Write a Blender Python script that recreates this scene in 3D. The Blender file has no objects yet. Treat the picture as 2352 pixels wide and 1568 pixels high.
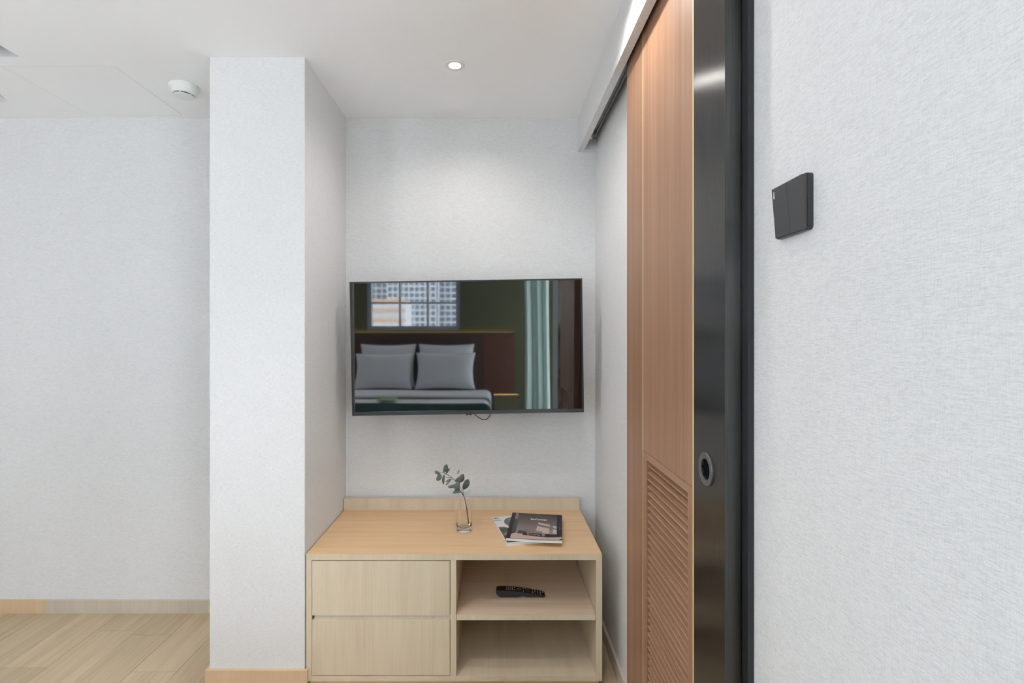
import bpy, bmesh, math, random
from mathutils import Vector, Matrix
random.seed(7)
PI = math.pi
scene = bpy.context.scene
C = scene.collection

# ------------------------------------------------------------------ camera
F_PX, VX, VY, W_PX, H_PX = 1150.0, 1135.0, 775.0, 2352.0, 1568.0
EYE = 1.326
cam_d = bpy.data.cameras.new('camera')
cam_d.sensor_width = 36.0
cam_d.sensor_fit = 'HORIZONTAL'
cam_d.lens = 36.0 * F_PX / W_PX
cam_d.shift_x = (W_PX / 2 - VX) / W_PX
cam_d.shift_y = -(H_PX / 2 - VY) / W_PX
cam_d.clip_start = 0.02
cam_d.clip_end = 2000
cam = bpy.data.objects.new('camera', cam_d)
cam.location = (0, 0, EYE)
cam.rotation_euler = (PI / 2, 0, 0)
C.objects.link(cam)
scene.camera = cam

# ------------------------------------------------------------------ view and world
vs = scene.view_settings
vs.view_transform = 'Standard'
vs.look = 'None'
vs.gamma = 1.0
vs.use_curve_mapping = False
vs.exposure = 0.15
scene.cycles.use_denoising = True
scene.cycles.use_adaptive_sampling = True
scene.cycles.adaptive_threshold = 0.2
scene.cycles.adaptive_min_samples = 16
scene.cycles.max_bounces = 16
scene.cycles.diffuse_bounces = 6
scene.cycles.glossy_bounces = 4
scene.cycles.transmission_bounces = 16
scene.cycles.sample_clamp_indirect = 6.0

SKY_STRENGTH = 8.1
wld = bpy.data.worlds.new('overcast_sky')
scene.world = wld
wld.use_nodes = True
wn = wld.node_tree.nodes
wn['Background'].inputs[0].default_value = (0.88, 0.94, 1.0, 1)
wn['Background'].inputs[1].default_value = SKY_STRENGTH


def portal(name, loc, rot, sx, sy):
    """a sampling portal in a window opening: guides daylight, gives none itself"""
    d = bpy.data.lights.new(name, 'AREA')
    d.shape = 'RECTANGLE'
    d.size, d.size_y = sx, sy
    d.cycles.is_portal = True
    o = bpy.data.objects.new(name, d)
    o.location = loc
    o.rotation_euler = rot
    C.objects.link(o)
    return o


ROOM_L, ROOM_REAR, ROOM_BACK, ROOM_R = -3.2, -1.45, 2.42, 0.488
CEIL = 2.386
portal('daylight_portal', (-1.0, ROOM_REAR - 0.06, 1.76), (PI / 2, 0, PI), 1.1, 0.95)      # rear window
portal('daylight_portal', (ROOM_L - 0.06, -0.45, 1.0), (PI / 2, 0, -PI / 2), 0.5, 1.8)     # side window
portal('daylight_portal', (-2.2, ROOM_REAR - 0.06, 1.175), (PI / 2, 0, PI), 0.6, 2.15)        # unseen rear window added for fill
portal('daylight_portal', (0.86, -0.575, 1.175), (PI / 2, 0, PI / 2), 1.55, 2.15)                # bay window

# ------------------------------------------------------------------ materials


def new_mat(name):
    m = bpy.data.materials.new(name)
    m.use_nodes = True
    nt = m.node_tree
    return m, nt, nt.nodes['Principled BSDF']


def N(nt, kind, **kw):
    n = nt.nodes.new(kind)
    for k, v in kw.items():
        setattr(n, k, v)
    return n


def plain(name, col, rough=0.5, metal=0.0, spec=0.5, emit=None, estr=0.0, sheen=0.0):
    m, nt, b = new_mat(name)
    b.inputs['Base Color'].default_value = (*col, 1)
    b.inputs['Roughness'].default_value = rough
    b.inputs['Metallic'].default_value = metal
    b.inputs['Specular IOR Level'].default_value = spec
    if sheen:
        b.inputs['Sheen Weight'].default_value = sheen
    if emit:
        b.inputs['Emission Color'].default_value = (*emit, 1)
        b.inputs['Emission Strength'].default_value = estr
    return m


def coords(nt, scale, rand=False):
    tc = N(nt, 'ShaderNodeTexCoord')
    mp = N(nt, 'ShaderNodeMapping')
    mp.inputs['Scale'].default_value = scale
    src = tc.outputs['Object']
    if rand:
        oi = N(nt, 'ShaderNodeObjectInfo')
        mul = N(nt, 'ShaderNodeMath', operation='MULTIPLY')
        mul.inputs[1].default_value = 37.0
        nt.links.new(oi.outputs['Random'], mul.inputs[0])
        add = N(nt, 'ShaderNodeVectorMath', operation='ADD')
        nt.links.new(src, add.inputs[0])
        nt.links.new(mul.outputs[0], add.inputs[1])
        src = add.outputs[0]
    nt.links.new(src, mp.inputs['Vector'])
    return mp.outputs[0]


def ramp(nt, fac, stops):
    r = N(nt, 'ShaderNodeValToRGB')
    el = r.color_ramp.elements
    while len(el) < len(stops):
        el.new(0.5)
    for e, (p, c) in zip(el, stops):
        e.position = p
        e.color = (*c, 1)
    nt.links.new(fac, r.inputs[0])
    return r.outputs[0]


def noise(nt, vec, detail=3.0, rough=0.55, dist=0.0, scale=1.0):
    n = N(nt, 'ShaderNodeTexNoise')
    n.inputs['Scale'].default_value = scale
    n.inputs['Detail'].default_value = detail
    n.inputs['Roughness'].default_value = rough
    n.inputs['Distortion'].default_value = dist
    nt.links.new(vec, n.inputs['Vector'])
    return n.outputs['Fac']


def mixf(nt, a, b, f):
    m = N(nt, 'ShaderNodeMix', data_type='FLOAT')
    m.inputs[0].default_value = f
    nt.links.new(a, m.inputs[2])
    nt.links.new(b, m.inputs[3])
    return m.outputs[0]


def bump(nt, b, h, strength, dist):
    n = N(nt, 'ShaderNodeBump')
    n.inputs['Strength'].default_value = strength
    n.inputs['Distance'].default_value = dist
    nt.links.new(h, n.inputs['Height'])
    nt.links.new(n.outputs[0], b.inputs['Normal'])


def wood(name, axis, dark, mid, light, fine=300.0, broad=14.0, along=1.5, rough=0.42, rand=True, bstr=0.15, tone=0.0):
    m, nt, b = new_mat(name)

    def sc(v, a):
        return tuple(a if i == axis else v for i in range(3))
    f = noise(nt, coords(nt, sc(fine, along * 2), rand), 3, 0.6)
    g = noise(nt, coords(nt, sc(broad, along * 0.5), rand), 4, 0.6, 0.6)
    h = mixf(nt, f, g, 0.55)
    col = ramp(nt, h, [(0.30, dark), (0.5, mid), (0.70, light)])
    if tone:
        oi = N(nt, 'ShaderNodeObjectInfo')
        mr = N(nt, 'ShaderNodeMapRange')
        mr.inputs['To Min'].default_value = 1.0 - tone
        mr.inputs['To Max'].default_value = 1.0 + tone
        nt.links.new(oi.outputs['Random'], mr.inputs['Value'])
        hs = N(nt, 'ShaderNodeHueSaturation')
        nt.links.new(mr.outputs[0], hs.inputs['Value'])
        nt.links.new(col, hs.inputs['Color'])
        col = hs.outputs[0]
    nt.links.new(col, b.inputs['Base Color'])
    b.inputs['Roughness'].default_value = rough
    bump(nt, b, f, bstr, 0.0006)
    return m


def wallpaper(name, col, deep):
    m, nt, b = new_mat(name)
    a = noise(nt, coords(nt, (75, 75, 520)), 3, 0.62, 0.5)
    c = noise(nt, coords(nt, (700, 700, 60)), 1, 0.5)
    d = noise(nt, coords(nt, (380, 380, 520)), 1, 0.6)
    h = mixf(nt, mixf(nt, a, c, 0.22), d, 0.25)
    cr = ramp(nt, h, [(0.34, deep), (0.56, col), (1.0, col)])
    nt.links.new(cr, b.inputs['Base Color'])
    b.inputs['Roughness'].default_value = 0.75
    b.inputs['Specular IOR Level'].default_value = 0.25
    bump(nt, b, h, 0.55, 0.0022)
    return m


M = {}
M['wallpaper'] = wallpaper('textured_wallpaper', (0.75, 0.75, 0.755), (0.625, 0.625, 0.635))
M['ceiling'] = plain('ceiling_paint', (0.93, 0.93, 0.945), 0.8, spec=0.2)
M['panel_white'] = plain('access_panel_paint', (0.93, 0.93, 0.945), 0.8, spec=0.2)
M['recess_shade'] = plain('recess_shade_grey', (0.62, 0.62, 0.64), 0.7)  # grey puts the recess's shade into its colour
M['void'] = plain('ceiling_void', (0.5, 0.5, 0.5), 0.9)
M['plastic_white'] = plain('white_plastic', (0.78, 0.79, 0.76), 0.28)
M['grille_dark'] = plain('dark_slot', (0.03, 0.03, 0.03), 0.7)
BD, BM, BL = (0.54, 0.44, 0.315), (0.63, 0.535, 0.40), (0.69, 0.60, 0.465)
M['beech_x'] = wood('beech_veneer_flat', 0, (0.62, 0.395, 0.21), (0.70, 0.465, 0.26), (0.75, 0.525, 0.31), 260, 30, 2.0)
M['beech_z'] = wood('beech_veneer_upright', 2, BD, BM, BL, 420, 12, 2.0)
M['beech_shelf'] = wood('beech_veneer_shelf', 0, (0.60, 0.47, 0.34), (0.68, 0.55, 0.415), (0.73, 0.60, 0.46), 260, 30, 2.0)
M['beech_y'] = wood('beech_veneer_deep', 1, BD, BM, BL, 420, 12, 2.0)
M['beech_grey'] = wood('beech_veneer_faded', 2, (0.50, 0.43, 0.35), (0.58, 0.51, 0.43), (0.64, 0.57, 0.48), 420, 12, 2.0)
M['beech_skirt'] = wood('beech_skirting', 2, (0.56, 0.40, 0.24), (0.64, 0.47, 0.30), (0.69, 0.53, 0.35), 420, 12, 2.0)
M['oak'] = wood('oak_plank', 1, (0.40, 0.29, 0.18), (0.52, 0.41, 0.27), (0.60, 0.49, 0.34), 130, 16, 1.6, 0.5, tone=0.10)
M['cedar'] = wood('cedar_veneer', 2, (0.235, 0.118, 0.066), (0.335, 0.18, 0.104), (0.41, 0.238, 0.146), 260, 22, 0.9, 0.45)
M['cedar_y'] = wood('cedar_rail', 1, (0.27, 0.145, 0.083), (0.36, 0.20, 0.12), (0.43, 0.255, 0.16), 260, 22, 1.2, 0.45)
M['cedar_line'] = plain('pale_edge_line', (0.80, 0.62, 0.36), 0.4)


def brushed(name, col, rough, aniso):
    m, nt, b = new_mat(name)
    f = noise(nt, coords(nt, (900, 900, 6)), 2, 0.6)
    cr = ramp(nt, f, [(0.3, tuple(c * 0.75 for c in col)), (0.7, tuple(c * 1.25 for c in col))])
    nt.links.new(cr, b.inputs['Base Color'])
    b.inputs['Metallic'].default_value = 1.0
    b.inputs['Roughness'].default_value = rough
    b.inputs['Anisotropic'].default_value = aniso
    tg = N(nt, 'ShaderNodeTangent', direction_type='RADIAL', axis='Z')
    nt.links.new(tg.outputs[0], b.inputs['Tangent'])
    b.inputs['Anisotropic Rotation'].default_value = 0.0
    return m


M['brushed'] = brushed('brushed_black_steel', (0.105, 0.102, 0.102), 0.25, 0.97)
M['jamb'] = plain('black_jamb_metal', (0.045, 0.045, 0.05), 0.4, 0.6)
M['rail'] = plain('grey_track_metal', (0.22, 0.22, 0.23), 0.4, 0.8)
M['ring'] = plain('grey_handle_metal', (0.16, 0.16, 0.165), 0.38, 0.7)
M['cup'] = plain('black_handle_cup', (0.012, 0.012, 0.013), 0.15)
M['switch_frame'] = plain('black_switch_frame', (0.03, 0.03, 0.033), 0.3)
M['switch_rocker'] = plain('dark_grey_rocker', (0.055, 0.055, 0.058), 0.42)
M['indicator'] = plain('pale_indicator', (0.55, 0.65, 0.72), 0.3)
M['tv_black'] = plain('tv_bezel', (0.02, 0.021, 0.024), 0.3)
M['tv_strip'] = plain('tv_lower_bezel', (0.05, 0.052, 0.06), 0.22)
M['cable'] = plain('black_rubber', (0.015, 0.015, 0.015), 0.5)
M['red_led'] = plain('red_led', (0.6, 0.02, 0.02), 0.4, emit=(1, 0.05, 0.03), estr=1.5)
M['socket'] = plain('pale_socket', (0.72, 0.70, 0.70), 0.35)


def screen_mat():
    m, nt, b = new_mat('tv_screen_glass')
    b.inputs['Base Color'].default_value = (0.004, 0.004, 0.005, 1)
    b.inputs['Roughness'].default_value = 0.03
    b.inputs['IOR'].default_value = 2.1
    return m


M['screen'] = screen_mat()


def glass_mat():
    m, nt, b = new_mat('clear_glass')
    b.inputs['Base Color'].default_value = (1, 1, 1, 1)
    b.inputs['Roughness'].default_value = 0.0
    b.inputs['IOR'].default_value = 1.42
    b.inputs['Transmission Weight'].default_value = 1.0
    return m


M['glass'] = glass_mat()


def pane_mat():
    m, nt, b = new_mat('window_pane')
    nt.nodes.remove(b)
    lw = N(nt, 'ShaderNodeLayerWeight')
    pw = N(nt, 'ShaderNodeMath', operation='POWER')
    pw.inputs[1].default_value = 5.0
    fr = N(nt, 'ShaderNodeMath', operation='MULTIPLY_ADD')
    fr.inputs[1].default_value = 0.9
    fr.inputs[2].default_value = 0.04
    nt.links.new(lw.outputs['Facing'], pw.inputs[0])
    nt.links.new(pw.outputs[0], fr.inputs[0])
    tr = N(nt, 'ShaderNodeBsdfTransparent')
    gl = N(nt, 'ShaderNodeBsdfGlossy')
    gl.inputs['Roughness'].default_value = 0.02
    mx = N(nt, 'ShaderNodeMixShader')
    nt.links.new(fr.outputs[0], mx.inputs[0])
    nt.links.new(tr.outputs[0], mx.inputs[1])
    nt.links.new(gl.outputs[0], mx.inputs[2])
    nt.links.new(mx.outputs[0], nt.nodes['Material Output'].inputs[0])
    return m


M['pane'] = pane_mat()


def leaf_mat():
    m, nt, b = new_mat('eucalyptus_leaf')
    f = noise(nt, coords(nt, (60, 60, 60)), 2)
    nt.links.new(ramp(nt, f, [(0.3, (0.075, 0.095, 0.085)), (0.7, (0.13, 0.155, 0.14))]), b.inputs['Base Color'])
    b.inputs['Roughness'].default_value = 0.6
    return m


M['leaf'] = leaf_mat()
M['stem'] = plain('brown_stem', (0.065, 0.042, 0.035), 0.6)
M['paper'] = plain('page_paper', (0.72, 0.74, 0.74), 0.6)
M['white_linen'] = plain('white_linen', (0.80, 0.82, 0.86), 0.8, spec=0.2)
M['green_throw'] = plain('green_throw', (0.010, 0.045, 0.036), 0.9, spec=0.1)
M['green_card'] = plain('green_card', (0.25, 0.4, 0.15), 0.6)
M['brown_fabric'] = plain('brown_headboard', (0.085, 0.05, 0.036), 0.8)
M['brown_panel'] = plain('brown_leather', (0.13, 0.055, 0.036), 0.6)
M['olive_wall'] = plain('olive_paint', (0.11, 0.12, 0.065), 0.8)
M['olive_wood'] = plain('olive_lacquer', (0.16, 0.15, 0.09), 0.5)
M['curtain'] = plain('sage_curtain', (0.60, 0.74, 0.69), 0.85, spec=0.1)
M['frame_white'] = plain('window_frame_paint', (0.35, 0.40, 0.46), 0.5)
M['facade'] = plain('tower_concrete', (0.62, 0.65, 0.67), 0.8)
M['facade_glass'] = plain('tower_glass', (0.10, 0.15, 0.2), 0.35)
M['facade_warm'] = plain('roof_terracotta', (0.6, 0.38, 0.24), 0.8)
M['warm_led'] = plain('warm_led_strip', (1, 0.8, 0.5), 0.5, emit=(1.0, 0.62, 0.25), estr=16.0)
M['lamp_disc'] = plain('led_disc', (1, 1, 1), 0.5, emit=(1.0, 0.93, 0.84), estr=40.0)
M['trim_ring'] = plain('white_trim_ring', (0.82, 0.81, 0.79), 0.4)

# ------------------------------------------------------------------ mesh helpers
ORG = {}


def origin_of(p):
    return ORG.get(p.name, Vector((0, 0, 0))) if p else Vector((0, 0, 0))


def link(name, me, mat, parent=None, smooth=False):
    o = bpy.data.objects.new(name, me)
    C.objects.link(o)
    if mat is not None:
        for mm in (mat if isinstance(mat, (list, tuple)) else [mat]):
            me.materials.append(M[mm] if isinstance(mm, str) else mm)
    if smooth:
        for p in me.polygons:
            p.use_smooth = True
    if parent:
        o.parent = parent
        ORG[o.name] = origin_of(parent)
    return o


def build(name, bm, mat, parent=None, smooth=False, bevel=0.0, seg=2, recalc=True):
    """bm holds world coordinates; they become local to the parent's base"""
    if bevel > 0:
        es = [e for e in bm.edges if len(e.link_faces) == 2 and e.calc_face_angle(0) > 0.6]
        bmesh.ops.bevel(bm, geom=es, offset=bevel, segments=seg, affect='EDGES', clamp_overlap=True)
    if recalc:
        bmesh.ops.recalc_face_normals(bm, faces=bm.faces)
    o = origin_of(parent)
    if o.length:
        bmesh.ops.translate(bm, verts=bm.verts, vec=-o)
    me = bpy.data.meshes.new(name)
    bm.to_mesh(me)
    bm.free()
    return link(name, me, mat, parent, smooth)


def bx(bm, x0, x1, y0, y1, z0, z1):
    v = [bm.verts.new((x, y, z)) for x in (x0, x1) for y in (y0, y1) for z in (z0, z1)]
    for f in ((0, 1, 3, 2), (4, 6, 7, 5), (0, 4, 5, 1), (2, 3, 7, 6), (0, 2, 6, 4), (1, 5, 7, 3)):
        bm.faces.new([v[i] for i in f])
    return v


def box(name, x0, x1, y0, y1, z0, z1, mat, parent=None, bevel=0.0, seg=2):
    bm = bmesh.new()
    bx(bm, x0, x1, y0, y1, z0, z1)
    return build(name, bm, mat, parent, bevel=bevel, seg=seg)


def thing(name, label, cat, loc=(0, 0, 0), group=None):
    o = bpy.data.objects.new(name, None)
    o.empty_display_size = 0.05
    C.objects.link(o)
    o.location = loc
    ORG[o.name] = Vector(loc)
    o['label'] = label
    o['category'] = cat
    if group:
        o['group'] = group
    return o


def tag(o, label=None, cat=None, kind=None, group=None):
    for k, v in (('label', label), ('category', cat), ('kind', kind), ('group', group)):
        if v:
            o[k] = v
    return o


def struct(o, label, cat):
    return tag(o, label, cat, 'structure')


def lathe(bm, prof, seg=40, axis=Matrix(), close=True):
    """revolve (r, h) about local Z, placed by the matrix"""
    rings = []
    for r, h in prof:
        if r < 1e-6:
            rings.append([bm.verts.new(axis @ Vector((0, 0, h)))])
        else:
            rings.append([bm.verts.new(axis @ Vector((r * math.cos(2 * PI * i / seg), r * math.sin(2 * PI * i / seg), h)))
                          for i in range(seg)])
    for a, b in zip(rings, rings[1:]):
        for i in range(seg):
            j = (i + 1) % seg
            if len(a) == 1 and len(b) == 1:
                continue
            if len(a) == 1:
                bm.faces.new((a[0], b[j], b[i]))
            elif len(b) == 1:
                bm.faces.new((a[i], a[j], b[0]))
            else:
                bm.faces.new((a[i], a[j], b[j], b[i]))
    if close and len(rings[0]) > 1 and len(rings[-1]) > 1 and close == 'loop':
        a, b = rings[-1], rings[0]
        for i in range(seg):
            j = (i + 1) % seg
            bm.faces.new((a[i], a[j], b[j], b[i]))


def tube(bm, pts, rad, seg=10):
    pts = [Vector(p) for p in pts]
    rads = rad if isinstance(rad, (list, tuple)) else [rad] * len(pts)
    rings = []
    up = Vector((0.13, 0.97, 0.2)).normalized()
    for i, p in enumerate(pts):
        t = (pts[min(i + 1, len(pts) - 1)] - pts[max(i - 1, 0)]).normalized()
        a = t.cross(up)
        if a.length < 1e-3:
            a = t.cross(Vector((1, 0, 0)))
        a.normalize()
        b = t.cross(a).normalized()
        rings.append([bm.verts.new(p + (a * math.cos(2 * PI * k / seg) + b * math.sin(2 * PI * k / seg)) * rads[i])
                      for k in range(seg)])
    for r0, r1 in zip(rings, rings[1:]):
        for k in range(seg):
            j = (k + 1) % seg
            bm.faces.new((r0[k], r0[j], r1[j], r1[k]))
    bm.faces.new(rings[0])
    bm.faces.new(rings[-1][::-1])


def smooth_path(pts, n=8):
    pts = [Vector(p) for p in pts]
    out = []
    for i in range(len(pts) - 1):
        p0, p1, p2, p3 = pts[max(i - 1, 0)], pts[i], pts[i + 1], pts[min(i + 2, len(pts) - 1)]
        for k in range(n):
            t = k / n
            out.append(0.5 * ((2 * p1) + (p2 - p0) * t + (2 * p0 - 5 * p1 + 4 * p2 - p3) * t * t
                              + (3 * p1 - p0 - 3 * p2 + p3) * t ** 3))
    out.append(pts[-1])
    return out


def P(x, y, d):
    """the point that stands at depth d behind pixel (x, y) of the photograph"""
    return Vector(((x - VX) * d / F_PX, d, EYE - (y - VY) * d / F_PX))


def grid_sheet(bm, xs, ys, z, holes, flip=False):
    """flat sheet split into a grid with rectangular openings left out"""
    vs_ = {}

    def v(i, j):
        if (i, j) not in vs_:
            vs_[(i, j)] = bm.verts.new((xs[i], ys[j], z))
        return vs_[(i, j)]
    for i in range(len(xs) - 1):
        for j in range(len(ys) - 1):
            cx, cy = (xs[i] + xs[i + 1]) / 2, (ys[j] + ys[j + 1]) / 2
            if any(h[0] < cx < h[1] and h[2] < cy < h[3] for h in holes):
                continue
            q = [v(i, j), v(i + 1, j), v(i + 1, j + 1), v(i, j + 1)]
            bm.faces.new(q[::-1] if not flip else q)


def wall_holes(name, axis, at0, at1, a0, a1, holes, mat, z0=0.0, z1=CEIL):
    """solid wall with rectangular openings, as slabs around the openings in ONE mesh"""
    bm = bmesh.new()
    us = sorted({a0, a1} | {h[0] for h in holes} | {h[1] for h in holes})
    zs = sorted({z0, z1} | {h[2] for h in holes} | {h[3] for h in holes})
    for i in range(len(us) - 1):
        for j in range(len(zs) - 1):
            u, z = (us[i] + us[i + 1]) / 2, (zs[j] + zs[j + 1]) / 2
            if any(h[0] < u < h[1] and h[2] < z < h[3] for h in holes):
                continue
            if axis == 'y':
                bx(bm, us[i], us[i + 1], at0, at1, zs[j], zs[j + 1])
            else:
                bx(bm, at0, at1, us[i], us[i + 1], zs[j], zs[j + 1])
    bmesh.ops.remove_doubles(bm, verts=bm.verts, dist=1e-5)
    # drop the internal faces shared by neighbouring slabs
    seen = {}
    for f in list(bm.faces):
        key = tuple(sorted(v.index if v.index >= 0 else id(v) for v in f.verts))
    bm.verts.index_update()
    for f in list(bm.faces):
        seen.setdefault(tuple(sorted(v.index for v in f.verts)), []).append(f)
    kill = [f for fs in seen.values() if len(fs) > 1 for f in fs]
    bmesh.ops.delete(bm, geom=kill, context='FACES_ONLY')
    return build(name, bm, mat)


# ------------------------------------------------------------------ structure: floor
floor = box('floor', ROOM_L - 0.1, 0.95, ROOM_REAR - 0.1, ROOM_BACK + 0.1, -0.08, -0.006, 'oak')
struct(floor, 'light oak plank floor at the lower left', 'floor')
PW, PL = 0.18, 1.22
col_i = 0
x = -3.24
while x < 0.86:
    xa, xb = max(x, ROOM_L), min(x + PW, 0.86)
    joint = ROOM_REAR + (col_i * 0.47 % PL) + random.uniform(-0.05, 0.05)
    if abs(x - (-1.62)) < 0.01:
        joint = 2.233
    if abs(x - (-1.98)) < 0.01:
        joint = 2.014
    while joint > ROOM_REAR:
        joint -= PL
    y = joint
    while y < ROOM_BACK and xb - xa > 0.01:
        ya, yb = max(y, ROOM_REAR), min(y + PL, ROOM_BACK)
        if yb - ya > 0.01:
            g = 0.0006
            box('plank', xa + g, xb - g, ya + g, yb - g, -0.006, 0.0, 'oak', floor, bevel=0.0006, seg=1)
        y += PL
    x += PW
    col_i += 1

# ------------------------------------------------------------------ structure: ceiling
TRAY = (ROOM_L, -1.793, 1.79, 1.89)
PANEL = (-1.927, -1.485, 1.957, 2.388)
LAMPS = [(-0.153, 1.95), (0.225, 1.40), (-0.70, 0.85), (-1.6, 0.5), (-1.3, -0.75)]  # open-floor and bed lamps are unseen, added as room fill
HB = 0.0245
bm = bmesh.new()
holes = [TRAY, PANEL] + [(lx - HB, lx + HB, ly - HB, ly + HB) for lx, ly in LAMPS]
xs = sorted({ROOM_L - 0.1, 0.95} | {h[0] for h in holes} | {h[1] for h in holes})
ys = sorted({ROOM_REAR - 0.1, ROOM_BACK + 0.1} | {h[2] for h in holes} | {h[3] for h in holes})
grid_sheet(bm, xs, ys, CEIL, holes)
ceil = build('ceiling', bm, 'ceiling', recalc=False)
struct(ceil, 'smooth white painted ceiling', 'ceiling')
# left ceiling recess, narrowed and painted grey for shade: four sides and a lid
bm = bmesh.new()
TH = 0.16
x0, x1, y0, y1 = TRAY
v = [bm.verts.new(p) for p in ((x0, y0, CEIL), (x1, y0, CEIL), (x1, y1, CEIL), (x0, y1, CEIL),
                               (x0, y0, CEIL + TH), (x1, y0, CEIL + TH), (x1, y1, CEIL + TH), (x0, y1, CEIL + TH))]
for f in ((0, 1, 5, 4), (1, 2, 6, 5), (2, 3, 7, 6), (3, 0, 4, 7), (4, 5, 6, 7)):
    bm.faces.new([v[i] for i in f])
build('ceiling_recess', bm, 'recess_shade', ceil)
# slab above everything so that no daylight leaks in over the openings
bm = bmesh.new()
bx(bm, ROOM_L - 0.1, 0.95, ROOM_REAR - 0.1, ROOM_BACK + 0.1, CEIL + 0.0, CEIL + 0.3)
bm.faces.ensure_lookup_table()
bmesh.ops.delete(bm, geom=[f for f in bm.faces if all(abs(q.co.z - CEIL) < 1e-6 for q in f.verts)], context='FACES')
build('ceiling_slab', bm, 'void', ceil, recalc=False)
# access panel lying in its opening with a fine joint round it
x0, x1, y0, y1 = PANEL
g = 0.0014
ap = box('access_panel', x0 + g, x1 - g, y0 + g, y1 - g, CEIL - 0.0004, CEIL + 0.012, 'panel_white', ceil, bevel=0.0008, seg=1)
tag(ap, 'flush square access panel in the ceiling')
bm = bmesh.new()
bx(bm, x0 - 0.02, x1 + 0.02, y0 - 0.02, y1 + 0.02, CEIL + 0.014, CEIL + 0.02)
build('access_panel_backing', bm, 'void', ap)

# ------------------------------------------------------------------ structure: walls
WX0, WX1 = ROOM_L - 0.12, 0.60
struct(box('wall_back', WX0, WX1, ROOM_BACK, ROOM_BACK + 0.12, 0, CEIL + 0.005, 'wallpaper'),
       'pale textured wallpaper wall behind the television', 'wall')
SIDEWIN = (-0.7, -0.2, 0.10, 1.90)
wl = wall_holes('wall_left', 'x', ROOM_L - 0.12, ROOM_L, ROOM_REAR - 0.12, ROOM_BACK, [SIDEWIN], 'wallpaper')
struct(wl, 'pale side wall with a tall daylight window', 'wall')
REARWIN = (-1.50, -0.40, 1.30, 2.22)
FILLWIN = (-2.50, -1.9, 0.10, 2.25)  # unseen window added to light the back wall from the front
wr = wall_holes('wall_rear', 'y', ROOM_REAR - 0.12, ROOM_REAR, ROOM_L, 0.92, [REARWIN, FILLWIN], 'olive_wall')
struct(wr, 'dark olive wall over the bed, seen in the television reflection', 'wall')
struct(box('wall_right', ROOM_R, ROOM_R + 0.12, 0.30, ROOM_BACK, 0, CEIL + 0.005, 'wallpaper'),
       'pale textured wallpaper wall with the black light switch', 'wall')
BAYWIN = (-1.35, 0.2, 0.10, 2.25)
wb = wall_holes('wall_bay', 'x', 0.80, 0.92, ROOM_REAR, 0.30, [BAYWIN], 'wallpaper')
struct(wb, 'pale wall of the window bay behind the sage curtain', 'wall')
struct(box('wall_bay_return', ROOM_R + 0.12, 0.92, 0.30, 0.42, 0, CEIL + 0.005, 'wallpaper'),
       'short pale return wall closing the window bay', 'wall')
PIL = (-1.075, -0.716, 1.893)
struct(box('wall_pillar', PIL[0], PIL[1], PIL[2], ROOM_BACK, 0, CEIL + 0.005, 'wallpaper', bevel=0.002),
       'square wallpapered pillar left of the television alcove', 'pillar')

# skirting boards
def board(name, x0, x1, y0, y1, h, mat, label):
    o = box(name, x0, x1, y0, y1, 0, h, mat, bevel=0.0015, seg=2)
    return struct(o, label, 'skirting')


board('baseboard_back', -1.866 - 0.29, PIL[0], ROOM_BACK - 0.012, ROOM_BACK, 0.062, 'beech_grey',
      'greyish beech skirting board along the back wall up to the pillar')
board('baseboard_back_left', ROOM_L, -1.866 - 0.29, ROOM_BACK - 0.012, ROOM_BACK, 0.062, 'beech_skirt',
      'yellower length of beech skirting board at the lower left edge')
bm = bmesh.new()
x0, x1, y0 = PIL[0] - 0.012, PIL[1] + 0.012, PIL[2] - 0.012
pts = [(x0, y0), (x1, y0), (x1, PIL[2] - 0.0005), (PIL[1], PIL[2] - 0.0005), (PIL[1], PIL[2]), (PIL[0], PIL[2]), (PIL[0], ROOM_BACK - 0.012), (x0, ROOM_BACK - 0.012)]
lo = [bm.verts.new((a, b, 0)) for a, b in pts]
hi = [bm.verts.new((a, b, 0.075)) for a, b in pts]
bm.faces.new(lo)
bm.faces.new(hi)
for i in range(len(pts)):
    j = (i + 1) % len(pts)
    bm.faces.new((lo[i], lo[j], hi[j], hi[i]))
struct(build('baseboard_pillar', bm, 'beech_skirt'), 'warm beech skirting board wrapping the foot of the pillar', 'skirting')
board('baseboard_right', ROOM_R - 0.012, ROOM_R, 1.70, ROOM_BACK, 0.062, 'beech_grey',
      'pale skirting board on the alcove wall beside the cabinet')

# ------------------------------------------------------------------ bulkhead that hides the door track
bh = thing('wall_bulkhead', 'pale boxed bulkhead under the ceiling hiding the sliding door track', 'bulkhead', (0.418, 2.4, 2.22))
bh['kind'] = 'structure'
BHX, BHZ, BHT = 0.4045, 2.222, 0.027
box('fascia', BHX, BHX + BHT, 0.30, ROOM_BACK, BHZ, CEIL, 'wallpaper', bh, bevel=0.0012)
box('end_return', BHX + BHT, ROOM_R, ROOM_BACK - 0.03, ROOM_BACK, BHZ, CEIL, 'wallpaper', bh)

tr = thing('door_track', 'dark sliding door track inside the bulkhead above the wood door', 'door track', (0.458, 1.5, 2.266))
box('track_rail', 0.441, 0.474, 0.40, 2.33, 2.268, 2.300, 'rail', tr, bevel=0.001)
box('track_lip', 0.466, 0.474, 0.40, 2.36, 2.262, 2.268, 'rail', tr)
box('mounting_batten', 0.432, 0.486, 0.40, 2.38, 2.300, CEIL - 0.001, 'grille_dark', tr)
box('end_stop', 0.444, 0.458, 2.33, 2.355, 2.258, 2.292, 'plastic_white', tr, bevel=0.002)
bm = bmesh.new()
lathe(bm, [(0, 0), (0.006, 0), (0.006, 0.014), (0, 0.014)], 14, Matrix.Translation((0.462, 2.29, 2.254)))
build('track_screw', bm, 'rail', tr, smooth=False)

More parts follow.
